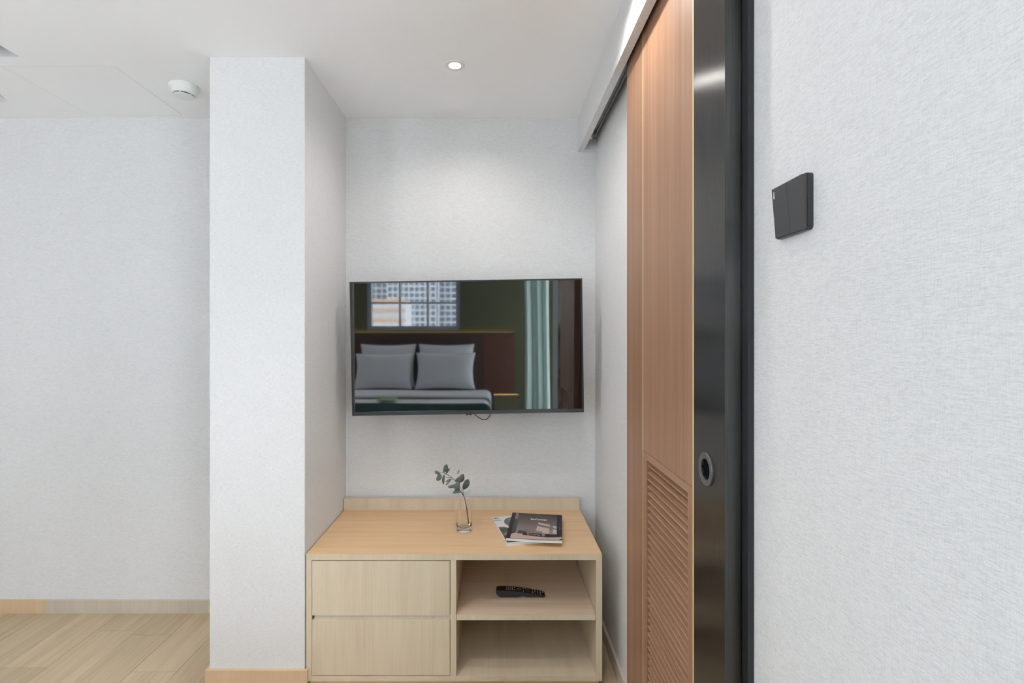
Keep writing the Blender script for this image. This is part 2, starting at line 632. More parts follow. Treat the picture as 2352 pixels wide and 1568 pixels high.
# ------------------------------------------------------------------ sliding door
DX0, DX1 = 0.445, 0.483


def dd(px):
    return DX0 * F_PX / (px - VX)


DZ0, DZ1 = 0.012, 2.261
door = thing('door_1', 'tall sliding cedar door with louvred lower panel and black steel edge', 'door', (0.464, 1.3, 0.0))
door['kind'] = 'structure'
LZ_TOP, LZ_BOT = 0.990, 0.15
y_far, y_l1, y_l2, y_m0, y_m1, y_near = 1.678, 1.5035, 1.4955, 1.122, 1.116, 0.9656
box('far_stile', DX0, DX1, y_l1, y_far, DZ0, DZ1, 'cedar', door, bevel=0.0012)
box('inlay_line', DX0 + 0.0005, DX1, y_l2, y_l1, DZ0, DZ1, 'cedar_line', door)
box('upper_panel', DX0, DX1, y_m0, y_l2, LZ_TOP + 0.001, DZ1, 'cedar', door)
box('bottom_rail', DX0, DX1, y_m0, y_l2, DZ0, LZ_BOT, 'cedar_y', door)
box('inlay_line', DX0 - 0.0004, DX1, y_m1, y_m0, DZ0, DZ1, 'cedar_line', door)
lf = thing('louvre_panel', '', '', (0.464, 1.3, 0.57))
del lf['label'], lf['category']
lf.parent = door
lf.location = Vector((0.464, 1.3, 0.57)) - Vector((0.464, 1.3, 0.0))
ya, yb = y_m0 + 0.026, y_l2 - 0.040
zt = LZ_TOP - 0.020
box('louvre_frame_stile', DX0 - 0.001, DX1 - 0.004, yb, y_l2 - 0.0008, LZ_BOT + 0.001, LZ_TOP, 'cedar', lf, bevel=0.0018)
box('louvre_frame_stile', DX0 - 0.001, DX1 - 0.004, y_m0 + 0.0008, ya, LZ_BOT + 0.001, LZ_TOP, 'cedar', lf, bevel=0.0018)
box('louvre_frame_rail', DX0 - 0.001, DX1 - 0.004, ya, yb, zt, LZ_TOP, 'cedar_y', lf, bevel=0.0015)
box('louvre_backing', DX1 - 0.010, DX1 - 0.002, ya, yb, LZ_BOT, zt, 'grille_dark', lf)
pitch = 0.0203
# slats: tilted boards whose lower edge stands forward; they share one mesh
prof = [(0.0270, 0.0085), (0.0050, -0.0046), (0.0012, -0.0051), (0.0, -0.0064), (0.0, -0.0086), (0.0012, -0.0099), (0.0050, -0.0099), (0.0280, 0.0040)]
bm = bmesh.new()
A = [bm.verts.new((px, ya - 1.3, pz)) for px, pz in prof]
B = [bm.verts.new((px, yb - 1.3, pz)) for px, pz in prof]
for i in range(len(prof)):
    j = (i + 1) % len(prof)
    bm.faces.new((A[i], A[j], B[j], B[i]))
bm.faces.new(A)
bm.faces.new(B[::-1])
bmesh.ops.recalc_face_normals(bm, faces=bm.faces)
slat_me = bpy.data.meshes.new('slat')
bm.to_mesh(slat_me)
bm.free()
slat_me.materials.append(M['cedar_y'])
z = zt - 0.008
while z > LZ_BOT + 0.012:
    s = bpy.data.objects.new('slat', slat_me)
    C.objects.link(s)
    s.parent = lf
    s.location = (DX0 + 0.001 - 0.464, 0, z - 0.57)
    z -= pitch


def boolean_cut(o, cutter):
    md = o.modifiers.new('cut', 'BOOLEAN')
    md.object = cutter
    md.operation = 'DIFFERENCE'
    md.solver = 'EXACT'
    dg = bpy.context.evaluated_depsgraph_get()
    me = bpy.data.meshes.new_from_object(o.evaluated_get(dg))
    o.modifiers.clear()
    old = o.data
    o.data = me
    me.name = old.name
    bpy.data.meshes.remove(old)
    cm = cutter.data
    bpy.data.objects.remove(cutter)
    bpy.data.meshes.remove(cm)


HZ, HY = 1.0505, 1.049
RX = Matrix.Translation((DX0, HY, HZ)) @ Matrix.Rotation(-PI / 2, 4, 'Y')   # local +Z points to the room (-X)
steel = box('steel_stile', DX0, DX1, y_near, y_m1, DZ0, DZ1, 'brushed', door, bevel=0.0009, seg=1)
bm = bmesh.new()
lathe(bm, [(0, -0.024), (0.0235, -0.024), (0.0235, 0.01), (0, 0.01)], 40, RX)
cutter = build('cutter', bm, 'cup', door)
boolean_cut(steel, cutter)
tag(steel, 'brushed black steel edge of the sliding door')
ph = thing('pull_handle', '', '', (DX0, HY, HZ))
del ph['label'], ph['category']
ph.parent = door
ph.location = Vector((DX0, HY, HZ)) - Vector((0.464, 1.3, 0.0))
ph['label'] = 'round recessed grey pull handle'
bm = bmesh.new()
lathe(bm, [(0.0225, -0.002), (0.0345, -0.001), (0.0345, 0.003), (0.0338, 0.0038), (0.0232, 0.0038), (0.0222, 0.003), (0.0222, -0.002)], 48, RX, 'loop')
build('handle_ring', bm, 'ring', ph, smooth=False)
bm = bmesh.new()
lathe(bm, [(0.0222, 0.001), (0.0222, -0.018), (0.019, -0.021), (0, -0.021)], 40, RX)
build('handle_cup', bm, 'cup', ph, smooth=True)
bm = bmesh.new()
lathe(bm, [(0, -0.0185), (0.0022, -0.0188), (0.003, -0.0205)], 16, RX @ Matrix.Translation((0.008, 0.0, 0)))
build('handle_screw', bm, 'socket', ph, smooth=True)

jb = box('trim_1', ROOM_R - 0.0118, ROOM_R, 0.940, 0.961, 0, 2.30, 'jamb', bevel=0.0012)
struct(jb, 'narrow black metal door jamb between the steel door edge and the wallpaper', 'jamb')

# ------------------------------------------------------------------ TV cabinet
FY, BY = 1.894, 2.404


def xx(px):
    return (px - VX) * FY / F_PX


def zz(py):
    return EYE - (py - VY) * FY / F_PX


cab = thing('tv_cabinet', 'low beech cabinet with two drawers and two open shelves', 'cabinet', (-0.152, 2.15, 0.0))
cx0, cx1 = xx(703), xx(1383)
ct = zz(1272)
cb = zz(1564)
tu = zz(1286)
lp, rp = xx(716), xx(1369)
d0, d1 = xx(1034.5), xx(1048)
bt = zz(1552)
box('top_panel', cx0, cx1, FY, BY, tu, ct, 'beech_x', cab, bevel=0.001)
# front edge banding of the carcass, grain upright
box('top_edge_band', cx0 + 0.0008, cx1 - 0.0008, FY - 0.0006, FY + 0.0004, tu + 0.0004, ct - 0.0010, 'beech_z', cab)
box('side_panel', cx0, lp, FY, BY, cb, tu, 'beech_z', cab, bevel=0.0008)
box('side_panel', rp, cx1, FY, BY, cb, tu, 'beech_z', cab, bevel=0.0008)
box('divider', d0, d1, FY, BY - 0.012, bt, tu, 'beech_z', cab)
box('bottom_panel', lp, rp, FY, BY, cb, bt, 'beech_y', cab)
box('back_panel', lp, rp, BY - 0.012, BY - 0.002, bt, tu, 'beech_shelf', cab)
box('plinth', cx0 + 0.01, cx1 - 0.01, FY + 0.012, BY - 0.02, 0.0, cb, 'beech_skirt', cab)
box('shelf', d1 + 0.0012, rp - 0.0016, FY, BY - 0.0125, zz(1424), zz(1412), 'beech_shelf', cab)
box('shelf_edge_band', d1 + 0.0014, rp - 0.0018, FY - 0.0005, FY + 0.0004, zz(1423.8), zz(1412.2), 'beech_z', cab)
bm = bmesh.new()
bs0, bs1, bz0, bz1, r = cx0 - 0.002, cx1 - 0.004, ct, EYE - (1145 - VY) * 2.376 / F_PX, 0.004
bx(bm, bs0, bs1, 2.376, BY, bz0, bz1)
build('backsplash', bm, 'beech_z', cab, bevel=0.0018)
for za, zb in ((zz(1413), zz(1287.6)), (zz(1550.5), zz(1423.5))):
    dr = box('drawer', lp + 0.0014, d0 - 0.0022, FY + 0.0004, FY + 0.019, za, zb, 'beech_z', cab, bevel=0.0008)
    bm = bmesh.new()
    bx(bm, lp + 0.02, d0 - 0.02, FY + 0.019, BY - 0.06, za + 0.012, zb - 0.02)
    build('drawer_box', bm, 'beech_x', dr)
box('finger_rail', lp + 0.008, d0, FY + 0.006, FY + 0.0185, zz(1423.3), zz(1413.2), 'beech_grey', cab)

# ------------------------------------------------------------------ television
TVY = 2.228
TVW, TVH = 533.5 * TVY / F_PX, 307.6 * TVY / F_PX
tv = thing('television', 'flat black television on the alcove wall, screen off and reflecting the bedroom', 'television',
           (P(1072.5, 797.2, TVY)))
tv.rotation_euler = (0.0152, -0.0159, 0)
ORG[tv.name] = Vector((0, 0, 0))            # parts below are given in the set's own axes
w, h = TVW / 2, TVH / 2
box('housing', -w + 0.004, w - 0.004, 0.006, 0.030, -h + 0.004, h - 0.004, 'tv_black', tv, bevel=0.003)
box('rear_bulge', -w + 0.12, w - 0.12, 0.030, 0.070, -h + 0.05, h - 0.16, 'tv_black', tv, bevel=0.01)
b_ = 0.0075
box('bezel', -w, w, 0.0, 0.012, h - 0.0065, h, 'tv_black', tv, bevel=0.001)
box('bezel', -w, -w + b_, 0.0, 0.012, -h, h - 0.0065, 'tv_black', tv, bevel=0.001)
box('bezel', w - 0.006, w, 0.0, 0.012, -h, h - 0.0065, 'tv_black', tv, bevel=0.001)
box('lower_bezel', -w + b_, w - 0.006, -0.001, 0.012, -h, -h + 0.0165, 'tv_strip', tv, bevel=0.0015)
bm = bmesh.new()
vv = [bm.verts.new(p) for p in ((-w + b_, 0.0035, -h + 0.0165), (w - 0.006, 0.0035, -h + 0.0165), (w - 0.006, 0.0035, h - 0.0065), (-w + b_, 0.0035, h - 0.0065))]
vb = [bm.verts.new((q.co.x, 0.006, q.co.z)) for q in vv]
bm.faces.new(vv)
bm.faces.new(vb[::-1])
for i in range(4):
    j = (i + 1) % 4
    bm.faces.new((vv[i], vb[i], vb[j], vv[j]))
build('screen', bm, 'screen', tv)
k = TVY / F_PX
sx = (1074 - 1072.5) * k
rc = box('sensor_pod', sx - 0.013, sx + 0.013, 0.004, 0.022, -h - 0.0055, -h + 0.002, 'tv_black', tv, bevel=0.0015)
bm = bmesh.new()
lathe(bm, [(0, 0.0006), (0.0016, 0.0004), (0.002, 0)], 12, Matrix.Translation((sx + 0.0005, 0.004, -h - 0.002)) @ Matrix.Rotation(PI / 2, 4, 'X'))
build('standby_light', bm, 'red_led', rc)
box('wall_bracket', -0.22, 0.22, 0.070, 0.188, -0.12, 0.12, 'rail', tv)
cp = smooth_path([(0.030, 0.03, -h + 0.02), (0.0255, 0.03, -h - 0.002), (0.046, 0.032, -h - 0.022), (0.066, 0.034, -h - 0.0315),
                  (0.086, 0.036, -h - 0.028), (0.099, 0.037, -h - 0.008), (0.101, 0.038, -h + 0.02)], 8)
bm = bmesh.new()
tube(bm, cp, 0.0019, 8)
build('power_cable', bm, 'cable', tv, smooth=True)

sk = thing('wall_socket', 'pale wall socket half hidden under the television', 'socket', P(1106, 944, 2.42))
ORG[sk.name] = Vector(sk.location)
p_ = P(1106, 944, 2.42)
box('socket_plate', p_.x - 0.043, p_.x + 0.03, 2.410, 2.42, p_.z - 0.03, p_.z + 0.055, 'socket', sk, bevel=0.003)
box('socket_insert', p_.x - 0.03, p_.x + 0.018, 2.4075, 2.411, p_.z - 0.02, p_.z + 0.04, 'plastic_white', sk, bevel=0.001)

# ------------------------------------------------------------------ vase and branch
VB = Vector((-0.1275, 2.125, ct))
bm = bmesh.new()
outer = smooth_path([(0.0300, 0.003, 0), (0.0318, 0.012, 0), (0.0325, 0.026, 0), (0.0318, 0.045, 0), (0.0285, 0.085, 0), (0.0245, 0.130, 0), (0.0221, 0.167, 0)], 6)
inner = smooth_path([(0.0214, 0.167, 0), (0.0238, 0.130, 0), (0.0278, 0.085, 0), (0.0309, 0.045, 0), (0.0307, 0.030, 0), (0.0270, 0.0205, 0), (0.0180, 0.0165, 0), (0.006, 0.0152, 0)], 6)
prof_v = [(0, 0), (0.010, 0), (0.0255, 0), (0.0270, 0.0002), (0.0286, 0.0010), (0.0296, 0.0022)] + [(p.x, p.y) for p in outer] \
    + [(0.02205, 0.1678), (0.0219, 0.1682), (0.0216, 0.1682), (0.02145, 0.1678)] + [(p.x, p.y) for p in inner] + [(0, 0.0151)]
lathe(bm, prof_v, 64, Matrix.Translation(VB + Vector((0, 0, 0.0002))))
vase = build('glass_vase', bm, 'glass', None, smooth=True)
tag(vase, 'clear tapered glass vase with a thick base on the cabinet top', 'vase')

br = thing('eucalyptus_branch', 'grey-green leafy eucalyptus branch standing in the clear vase', 'branch', VB + Vector((0.008, 0, 0.016)))


def Z(zx, zy, d=2.125):
    return P(980 + zx / 8.708, 1050 + zy / 8.711, d)


main = smooth_path([Z(842, 1322), Z(805, 1050), Z(770, 880), Z(735, 755), Z(640, 632, 2.120), Z(600, 510, 2.114), Z(500, 402, 2.108), Z(352, 318, 2.104), Z(268, 308, 2.100)], 6)
bm = bmesh.new()
n = len(main)
tube(bm, main, [0.0019 - 0.0011 * i / n for i in range(n)], 8)
build('stem', bm, 'stem', br, smooth=True)
for pts in ([Z(738, 740), Z(722, 690, 2.122), Z(645, 550, 2.118), Z(606, 455, 2.112)],
            [Z(733, 735), Z(735, 690, 2.130), Z(729, 636, 2.134)],
            [Z(735, 760), Z(700, 720, 2.118), Z(690, 682, 2.112)],
            [Z(500, 405, 2.108), Z(440, 405, 2.104), Z(382, 395, 2.100)],
            [Z(530, 445, 2.110), Z(505, 442, 2.104), Z(490, 430, 2.100)]):
    bm = bmesh.new()
    tube(bm, smooth_path(pts, 5), 0.0008, 6)
    build('twig', bm, 'stem', br, smooth=True)


def leaf(base, tip, wpx, lean, curl=0.0, bend=0.0, fold=0.25, d=2.115, dt=0.0):
    """leaf blade from pixel base to tip (zoomed frame), half width in zoomed px; lean turns the blade about its rib"""
    b = Z(base[0], base[1], d)
    t = Z(tip[0], tip[1], d + dt)
    ax = t - b
    L = ax.length
    ax.normalize()
    side = ax.cross(Vector((0, 1, 0))).normalized()
    nrm = side.cross(ax).normalized()
    R = Matrix.Rotation(lean, 3, ax)
    side, nrm = R @ side, R @ nrm
    half = wpx / 8.708 * d / F_PX / 2
    bm = bmesh.new()
    rows = []
    n_ = 9
    for i in range(n_ + 1):
        u = i / n_
        wd = half * (math.sin(PI * min(1, u * 0.97 + 0.02) ** 1.1) ** 0.55 if 0 < u < 1 else 0.06)
        c = b + ax * (u * L) + side * (bend * L * math.sin(PI * u)) + nrm * (curl * L * (u * u - u))
        rows.append([bm.verts.new(c + side * (wd * s) + nrm * (abs(s) * fold * wd)) for s in (-1, -0.5, 0, 0.5, 1)])
    for a, c in zip(rows, rows[1:]):
        for q in range(4):
            bm.faces.new((a[q], a[q + 1], c[q + 1], c[q]))
    bmesh.ops.recalc_face_normals(bm, faces=bm.faces)
    ex = bmesh.ops.solidify(bm, geom=list(bm.faces), thickness=0.0004)
    return build('leaf', bm, 'leaf', br, smooth=True)


leaf((262, 312), (205, 470), 100, 0.15, 0.15, 0.12, 0.2, 2.100)
leaf((262, 312), (160, 276), 62, 0.5, 0.1, 0.10, 0.3, 2.101)
leaf((340, 305), (398, 138), 96, 0.1, 0.1, -0.06, 0.15, 2.104)
leaf((388, 335), (462, 220), 44, 0.5, 0.1, 0.05, 0.3, 2.104)
leaf((352, 345), (335, 545), 62, 0.5, 0.2, -0.06, 0.35, 2.103, 0.006)
leaf((490, 425), (378, 492), 34, 0.7, 0.2, 0, 0.4, 2.101)
leaf((500, 440), (376, 560), 36, 0.8, 0.2, 0, 0.4, 2.099)
leaf((570, 470), (740, 335), 130, 0.2, 0.35, -0.20, 0.25, 2.108)
leaf((612, 330), (656, 256), 26, 0.5, 0.1, 0, 0.3, 2.116)
leaf((645, 545), (425, 592), 70, 0.5, 0.2, 0.05, 0.3, 2.110)
leaf((640, 500), (565, 645), 120, 0.25, 0.2, 0.05, 0.2, 2.106)
leaf((632, 535), (682, 452), 50, 0.3, 0.1, 0, 0.3, 2.108)
leaf((729, 640), (835, 435), 124, 0.1, 0.15, -0.04, 0.15, 2.134)
leaf((700, 690), (520, 715), 74, 0.4, 0.35, -0.14, 0.3, 2.108)
leaf((655, 660), (620, 590), 44, 0.4, 0.1, 0, 0.3, 2.120)

# ------------------------------------------------------------------ magazines
MW, MH = 0.221, 0.285


def magazine(name, label, corner, rot, z0, z1, warp, cover_mat):
    """corner: back-left corner; x to the right along the top edge, y towards the reader (local -Y)"""
    t = thing(name, label, 'magazine', (corner[0], corner[1], z0))
    t.rotation_euler = (0, 0, rot)
    ORG[t.name] = Vector((0, 0, 0))
    nx, ny = 16, 12

    def sheet(za, zb, warpf, inset=0.0):
        bm = bmesh.new()
        lo, hi = {}, {}
        for i in range(nx + 1):
            for j in range(ny + 1):
                u, v_ = i / nx, j / ny
                X = inset + u * (MW - 2 * inset)
                Y = -(inset + v_ * (MH - 2 * inset))
                lo[i, j] = bm.verts.new((X, Y, za(u, v_)))
                hi[i, j] = bm.verts.new((X, Y, zb(u, v_)))
        for i in range(nx):
            for j in range(ny):
                bm.faces.new((hi[i, j], hi[i, j + 1], hi[i + 1, j + 1], hi[i + 1, j]))
                bm.faces.new((lo[i, j], lo[i + 1, j], lo[i + 1, j + 1], lo[i, j + 1]))
        for i in range(nx):
            for j in (0, ny):
                bm.faces.new((lo[i, j], hi[i, j], hi[i + 1, j], lo[i + 1, j]))
        for j in range(ny):
            for i in (0, nx):
                bm.faces.new((lo[i, j], hi[i, j], hi[i, j + 1], lo[i, j + 1]))
        return bm
    th = z1 - z0
    build('pages', sheet(lambda u, v_: warp(u, v_) * 0.6, lambda u, v_: th - 0.0006 + warp(u, v_), warp, 0.0008), 'paper', t)
    cv = build('cover', sheet(lambda u, v_: th - 0.0006 + warp(u, v_), lambda u, v_: th + warp(u, v_), warp), cover_mat, t)
    box('spine', -0.0006, 0.0010, -MH, 0, 0.0002, th - 0.0002, cover_mat, t)
    return t, cv, th


def print_poly(name, pts, z, mat, parent, warp=None, th=0.00012):
    bm = bmesh.new()
    n_ = len(pts)
    bm.faces.new([bm.verts.new((a * MW, -b * MH, 0)) for a, b in pts])
    bmesh.ops.triangulate(bm, faces=bm.faces)
    if max(a for a, b in pts) - min(a for a, b in pts) > 0.05:
        bmesh.ops.subdivide_edges(bm, edges=bm.edges, cuts=5, use_grid_fill=True)
    bmesh.ops.recalc_face_normals(bm, faces=bm.faces)
    for q in bm.verts:
        q.co.z = z + th + (warp(q.co.x / MW, -q.co.y / MH) if warp else 0)
    if sum(f.normal.z for f in bm.faces) < 0:
        bmesh.ops.reverse_faces(bm, faces=bm.faces)
    return build(name, bm, mat, parent, recalc=False)


def wall_print():
    """printed picture of a plain brown wall: pale towards the lower middle"""
    m, nt, b = new_mat('cover_wall_print')
    tc = N(nt, 'ShaderNodeTexCoord')
    sp = N(nt, 'ShaderNodeSeparateXYZ')
    nt.links.new(tc.outputs['Object'], sp.inputs[0])
    mr = N(nt, 'ShaderNodeMapRange')
    mr.inputs['From Min'].default_value = -0.01
    mr.inputs['From Max'].default_value = -MH * 0.72
    nt.links.new(sp.outputs[1], mr.inputs['Value'])
    nt.links.new(ramp(nt, mr.outputs[0], [(0.0, (0.05, 0.04, 0.037)), (0.35, (0.115, 0.088, 0.08)), (1.0, (0.25, 0.195, 0.18))]), b.inputs['Base Color'])
    b.inputs['Roughness'].default_value = 0.5
    b.inputs['Specular IOR Level'].default_value = 0.25
    return m


M['pr_wall'] = wall_print()
M['pr_dark'] = plain('cover_dark_print', (0.018, 0.012, 0.017), 0.5, spec=0.25)
M['pr_grey'] = plain('cover_grey_print', (0.20, 0.18, 0.185), 0.5, spec=0.25)
M['pr_slate'] = plain('cover_slate_print', (0.055, 0.058, 0.058), 0.5, spec=0.25)
M['pr_pink'] = plain('cover_desk_print', (0.50, 0.36, 0.32), 0.5, spec=0.25)
M['pr_light'] = plain('cover_sunpatch_print', (0.50, 0.405, 0.37), 0.5, spec=0.25)
M['pr_white'] = plain('cover_white_print', (0.85, 0.84, 0.82), 0.4)
M['pr_cushion'] = plain('cover_cushion_print', (0.19, 0.155, 0.16), 0.5, spec=0.25)
M['pr_cream'] = plain('cover_cream_print', (0.72, 0.66, 0.63), 0.35)
M['pr_sky'] = plain('cover_sky_print', (0.66, 0.70, 0.70), 0.35)
M['pr_green'] = plain('cover_foliage_print', (0.05, 0.065, 0.03), 0.4)
M['pr_rust'] = plain('cover_rust_print', (0.28, 0.16, 0.10), 0.4)


def stripe_print():
    m, nt, b = new_mat('cover_wicker_print')
    f = noise(nt, coords(nt, (420, 30, 30)), 3, 0.6, 0.8)
    nt.links.new(ramp(nt, f, [(0.35, (0.055, 0.055, 0.065)), (0.6, (0.17, 0.165, 0.18)), (0.75, (0.30, 0.28, 0.28))]), b.inputs['Base Color'])
    b.inputs['Roughness'].default_value = 0.4
    return m


M['pr_wicker'] = stripe_print()

th_b = 0.0135


def warp_b(u, v):
    return 0.0022 * max(0, u - 0.55) ** 1.5 * (1 - v) * 4


mb, cvb, thb = magazine('magazine', 'lower magazine with a pale wicker and foliage cover, turned under the dark one',
                        (-0.0084, 2.2435), math.radians(11.7), ct + 0.0002, ct + 0.0002 + th_b, warp_b, 'pr_cream')
zc = th_b + 0.0001
print_poly('printed_sky', [(0.01, 0.008), (0.99, 0.008), (0.99, 0.30), (0.01, 0.20)], zc + 0.00002, 'pr_sky', cvb, warp_b)
print_poly('printed_wicker', [(0.17, 0.30), (0.19, 0.18), (0.25, 0.10), (0.36, 0.055), (0.8, 0.04), (0.85, 0.45), (0.38, 0.57), (0.30, 0.52), (0.22, 0.42)], zc + 0.0002, 'pr_wicker', cvb, warp_b)
print_poly('printed_foliage', [(0.01, 0.42), (0.12, 0.43), (0.24, 0.52), (0.34, 0.56), (0.5, 0.55), (0.5, 0.99), (0.01, 0.99)], zc + 0.0001, 'pr_green', cvb, warp_b)
print_poly('printed_bark', [(0.03, 0.66), (0.14, 0.62), (0.3, 0.66), (0.3, 0.72), (0.04, 0.74)], zc + 0.00025, 'pr_rust', cvb, warp_b)
for a0, b0, a1, b1 in ((0.01, 0.05, 0.13, 0.05), (0.01, 0.05, 0.14, 0.11), (0.01, 0.13, 0.15, 0.17)):
    print_poly('printed_frond', [(a0, b0), (a1, b1 - 0.012), (a1 + 0.01, b1), (a0, b0 + 0.022)], zc + 0.0002, 'pr_slate', cvb, warp_b)

th_t = 0.0115


def warp_t(u, v):
    return 0.0035 * (1 - u) ** 2 * (1 - v) * 0.4 + 0.002 * max(0, u - 0.75) * 4 * (v * v) - 0.0015 * math.sin(PI * u) * v


z_t = ct + 0.0002 + th_b + 0.0022
mt, cvt, tht = magazine('magazine', 'upper dark brown magazine with white title lettering lying on the stack',
                        (0.0834, 2.262), math.radians(-7.5), z_t, z_t + th_t, warp_t, 'pr_dark')
zc = th_t + 0.0001
print_poly('printed_wall', [(0.14, 0.004), (0.90, 0.004), (0.90, 0.80), (0.14, 0.80)], zc, 'pr_wall', cvt, warp_t)
print_poly('printed_column', [(0.075, 0.004), (0.135, 0.004), (0.135, 0.27), (0.075, 0.27)], zc + 0.0001, 'pr_grey', cvt, warp_t)
print_poly('printed_shade', [(0.075, 0.27), (0.150, 0.27), (0.150, 0.78), (0.075, 0.78)], zc + 0.0001, 'pr_slate', cvt, warp_t)
print_poly('printed_desk', [(0.075, 0.86), (0.12, 0.80), (0.35, 0.80), (0.6, 0.865), (0.995, 0.875), (0.995, 0.995), (0.075, 0.995)], zc + 0.0001, 'pr_pink', cvt, warp_t)
for q in ([(0.55, 0.36), (0.77, 0.44), (0.77, 0.51), (0.54, 0.43)], [(0.53, 0.50), (0.76, 0.58), (0.765, 0.77), (0.66, 0.77), (0.62, 0.70), (0.52, 0.68)],
          [(0.83, 0.47), (0.90, 0.50), (0.90, 0.58), (0.83, 0.55)], [(0.83, 0.61), (0.90, 0.64), (0.90, 0.78), (0.83, 0.76)]):
    print_poly('printed_sun_patch', q, zc + 0.00022, 'pr_light', cvt, warp_t)
print_poly('printed_book', [(0.18, 0.82), (0.20, 0.70), (0.35, 0.71), (0.345, 0.82)], zc + 0.00024, 'pr_slate', cvt, warp_t)
print_poly('printed_book', [(0.28, 0.86), (0.30, 0.775), (0.74, 0.79), (0.92, 0.81), (0.995, 0.83), (0.995, 0.90), (0.70, 0.905)], zc + 0.00030, 'pr_dark', cvt, warp_t)
print_poly('printed_cushion', [(0.315, 0.73), (0.32, 0.665), (0.335, 0.65), (0.49, 0.655), (0.50, 0.68), (0.49, 0.735)], zc + 0.00034, 'pr_cushion', cvt, warp_t)
print_poly('printed_flower', [(0.63, 0.79), (0.655, 0.765), (0.69, 0.785), (0.69, 0.85), (0.665, 0.88), (0.635, 0.86)], zc + 0.00042, 'pr_grey', cvt, warp_t)
for k_ in range(9):
    for r_ in range(2):
        a = 0.36 + k_ * 0.027 + 0.01 * r_
        if k_ in (4,) and r_ == 0 or k_ in (2, 6) and r_ == 1:
            continue
        b = 0.805 + r_ * 0.03 + k_ * 0.0022
        print_poly('printed_dash', [(a, b), (a + 0.014, b), (a + 0.014, b + 0.012), (a, b + 0.012)], zc + 0.00042, 'pr_white', cvt, warp_t)
print_poly('printed_bar', [(0.905, 0.004), (0.996, 0.004), (0.996, 0.84), (0.905, 0.84)], zc + 0.0002, 'pr_dark', cvt, warp_t)
print_poly('printed_mark', [(0.950, 0.50), (0.962, 0.50), (0.962, 0.64), (0.950, 0.64)], zc + 0.0004, 'pr_grey', cvt, warp_t)
print_poly('printed_fold', [(0.93, 0.998), (0.995, 0.955), (0.998, 0.965), (0.99, 0.999)], zc + 0.0005, 'pr_dark', cvt, warp_t)

fc = bpy.data.curves.new('title', 'FONT')
fc.body = 'BoConcept'
fc.size = 0.0165
fc.align_x = 'LEFT'
fc.extrude = 0.00008
fc.offset = 0.00025
fo = bpy.data.objects.new('title', fc)
C.objects.link(fo)
dg = bpy.context.evaluated_depsgraph_get()
tm = bpy.data.meshes.new_from_object(fo.evaluated_get(dg))
bpy.data.objects.remove(fo)
wd = max(q.co.x for q in tm.vertices)
for q in tm.vertices:
    q.co.x *= 0.071 / wd
    q.co.y *= 1.35
    q.co.z += warp_t((q.co.x + 0.086) / MW, (0.077 - q.co.y) / MH)
to = link('title_lettering', tm, None, cvt)
tm.materials.clear()
tm.materials.append(M['pr_white'])
to.location = (0.086, -0.077, zc + 0.0003)
to.rotation_euler = (0, 0, 0.01)

# ------------------------------------------------------------------ remote control
rm = thing('remote_control', 'curved black television remote with a red button on the upper open shelf', 'remote control',
           (0.108, 2.04, zz(1412)))
u_ = 2.02 / F_PX / 14.7
RX0, RZ0 = P(1120, 775, 2.02).x, zz(1412)


def rpt(zx, zy):
    return (RX0 + zx * u_, RZ0 + 0.0003 + (622 - zy) * u_)


top_c = [(300, 330), (350, 408), (480, 400), (640, 402), (800, 410), (1000, 425), (1200, 450), (1400, 482), (1600, 518), (1850, 566), (1930, 585), (1962, 605)]
top_c = [(285, 470), (296, 425), (345, 402), (480, 398), (640, 400), (800, 408), (1000, 424), (1200, 448), (1400, 480), (1600, 516), (1850, 562), (1925, 580), (1950, 596)]
bot_c = [(1930, 615), (1880, 622), (1400, 621), (1340, 606), (1270, 575), (1180, 560), (1090, 575), (1020, 605), (970, 622), (470, 622), (400, 600), (340, 560), (300, 510)]
outl = [rpt(*p) for p in top_c + bot_c]
ry0, ry1 = 2.020, 2.0625
bm = bmesh.new()
lo = [bm.verts.new((a, ry0, c)) for a, c in outl]
hi = [bm.verts.new((a, ry1, c)) for a, c in outl]
bm.faces.new(lo)
bm.faces.new(hi[::-1])
for i in range(len(outl)):
    j = (i + 1) % len(outl)
    bm.faces.new((lo[i], hi[i], hi[j], lo[j]))
M['remote_body'] = plain('remote_body_plastic', (0.028, 0.028, 0.03), 0.35)
M['remote_face'] = plain('remote_face_gloss', (0.006, 0.006, 0.007), 0.16)
M['btn'] = plain('grey_button_print', (0.42, 0.42, 0.43), 0.5)
M['btn_dark'] = plain('dark_button', (0.06, 0.06, 0.062), 0.4)
M['btn_red'] = plain('red_button', (0.55, 0.07, 0.08), 0.4)
M['btn_yellow'] = plain('yellow_green_button', (0.55, 0.55, 0.15), 0.4)
M['btn_blue'] = plain('blue_button', (0.12, 0.14, 0.45), 0.4)
es = [e for e in bm.edges if abs(e.verts[0].co.y - e.verts[1].co.y) < 1e-6]
bmesh.ops.bevel(bm, geom=es, offset=0.0025, segments=3, affect='EDGES', clamp_overlap=True)
build('body', bm, 'remote_body', rm, smooth=False)


def surf(zx):
    pts = top_c[2:]
    for (a, b), (c, d_) in zip(pts, pts[1:]):
        if a <= zx <= c:
            return b + (d_ - b) * (zx - a) / (c - a)
    return pts[-1][1]


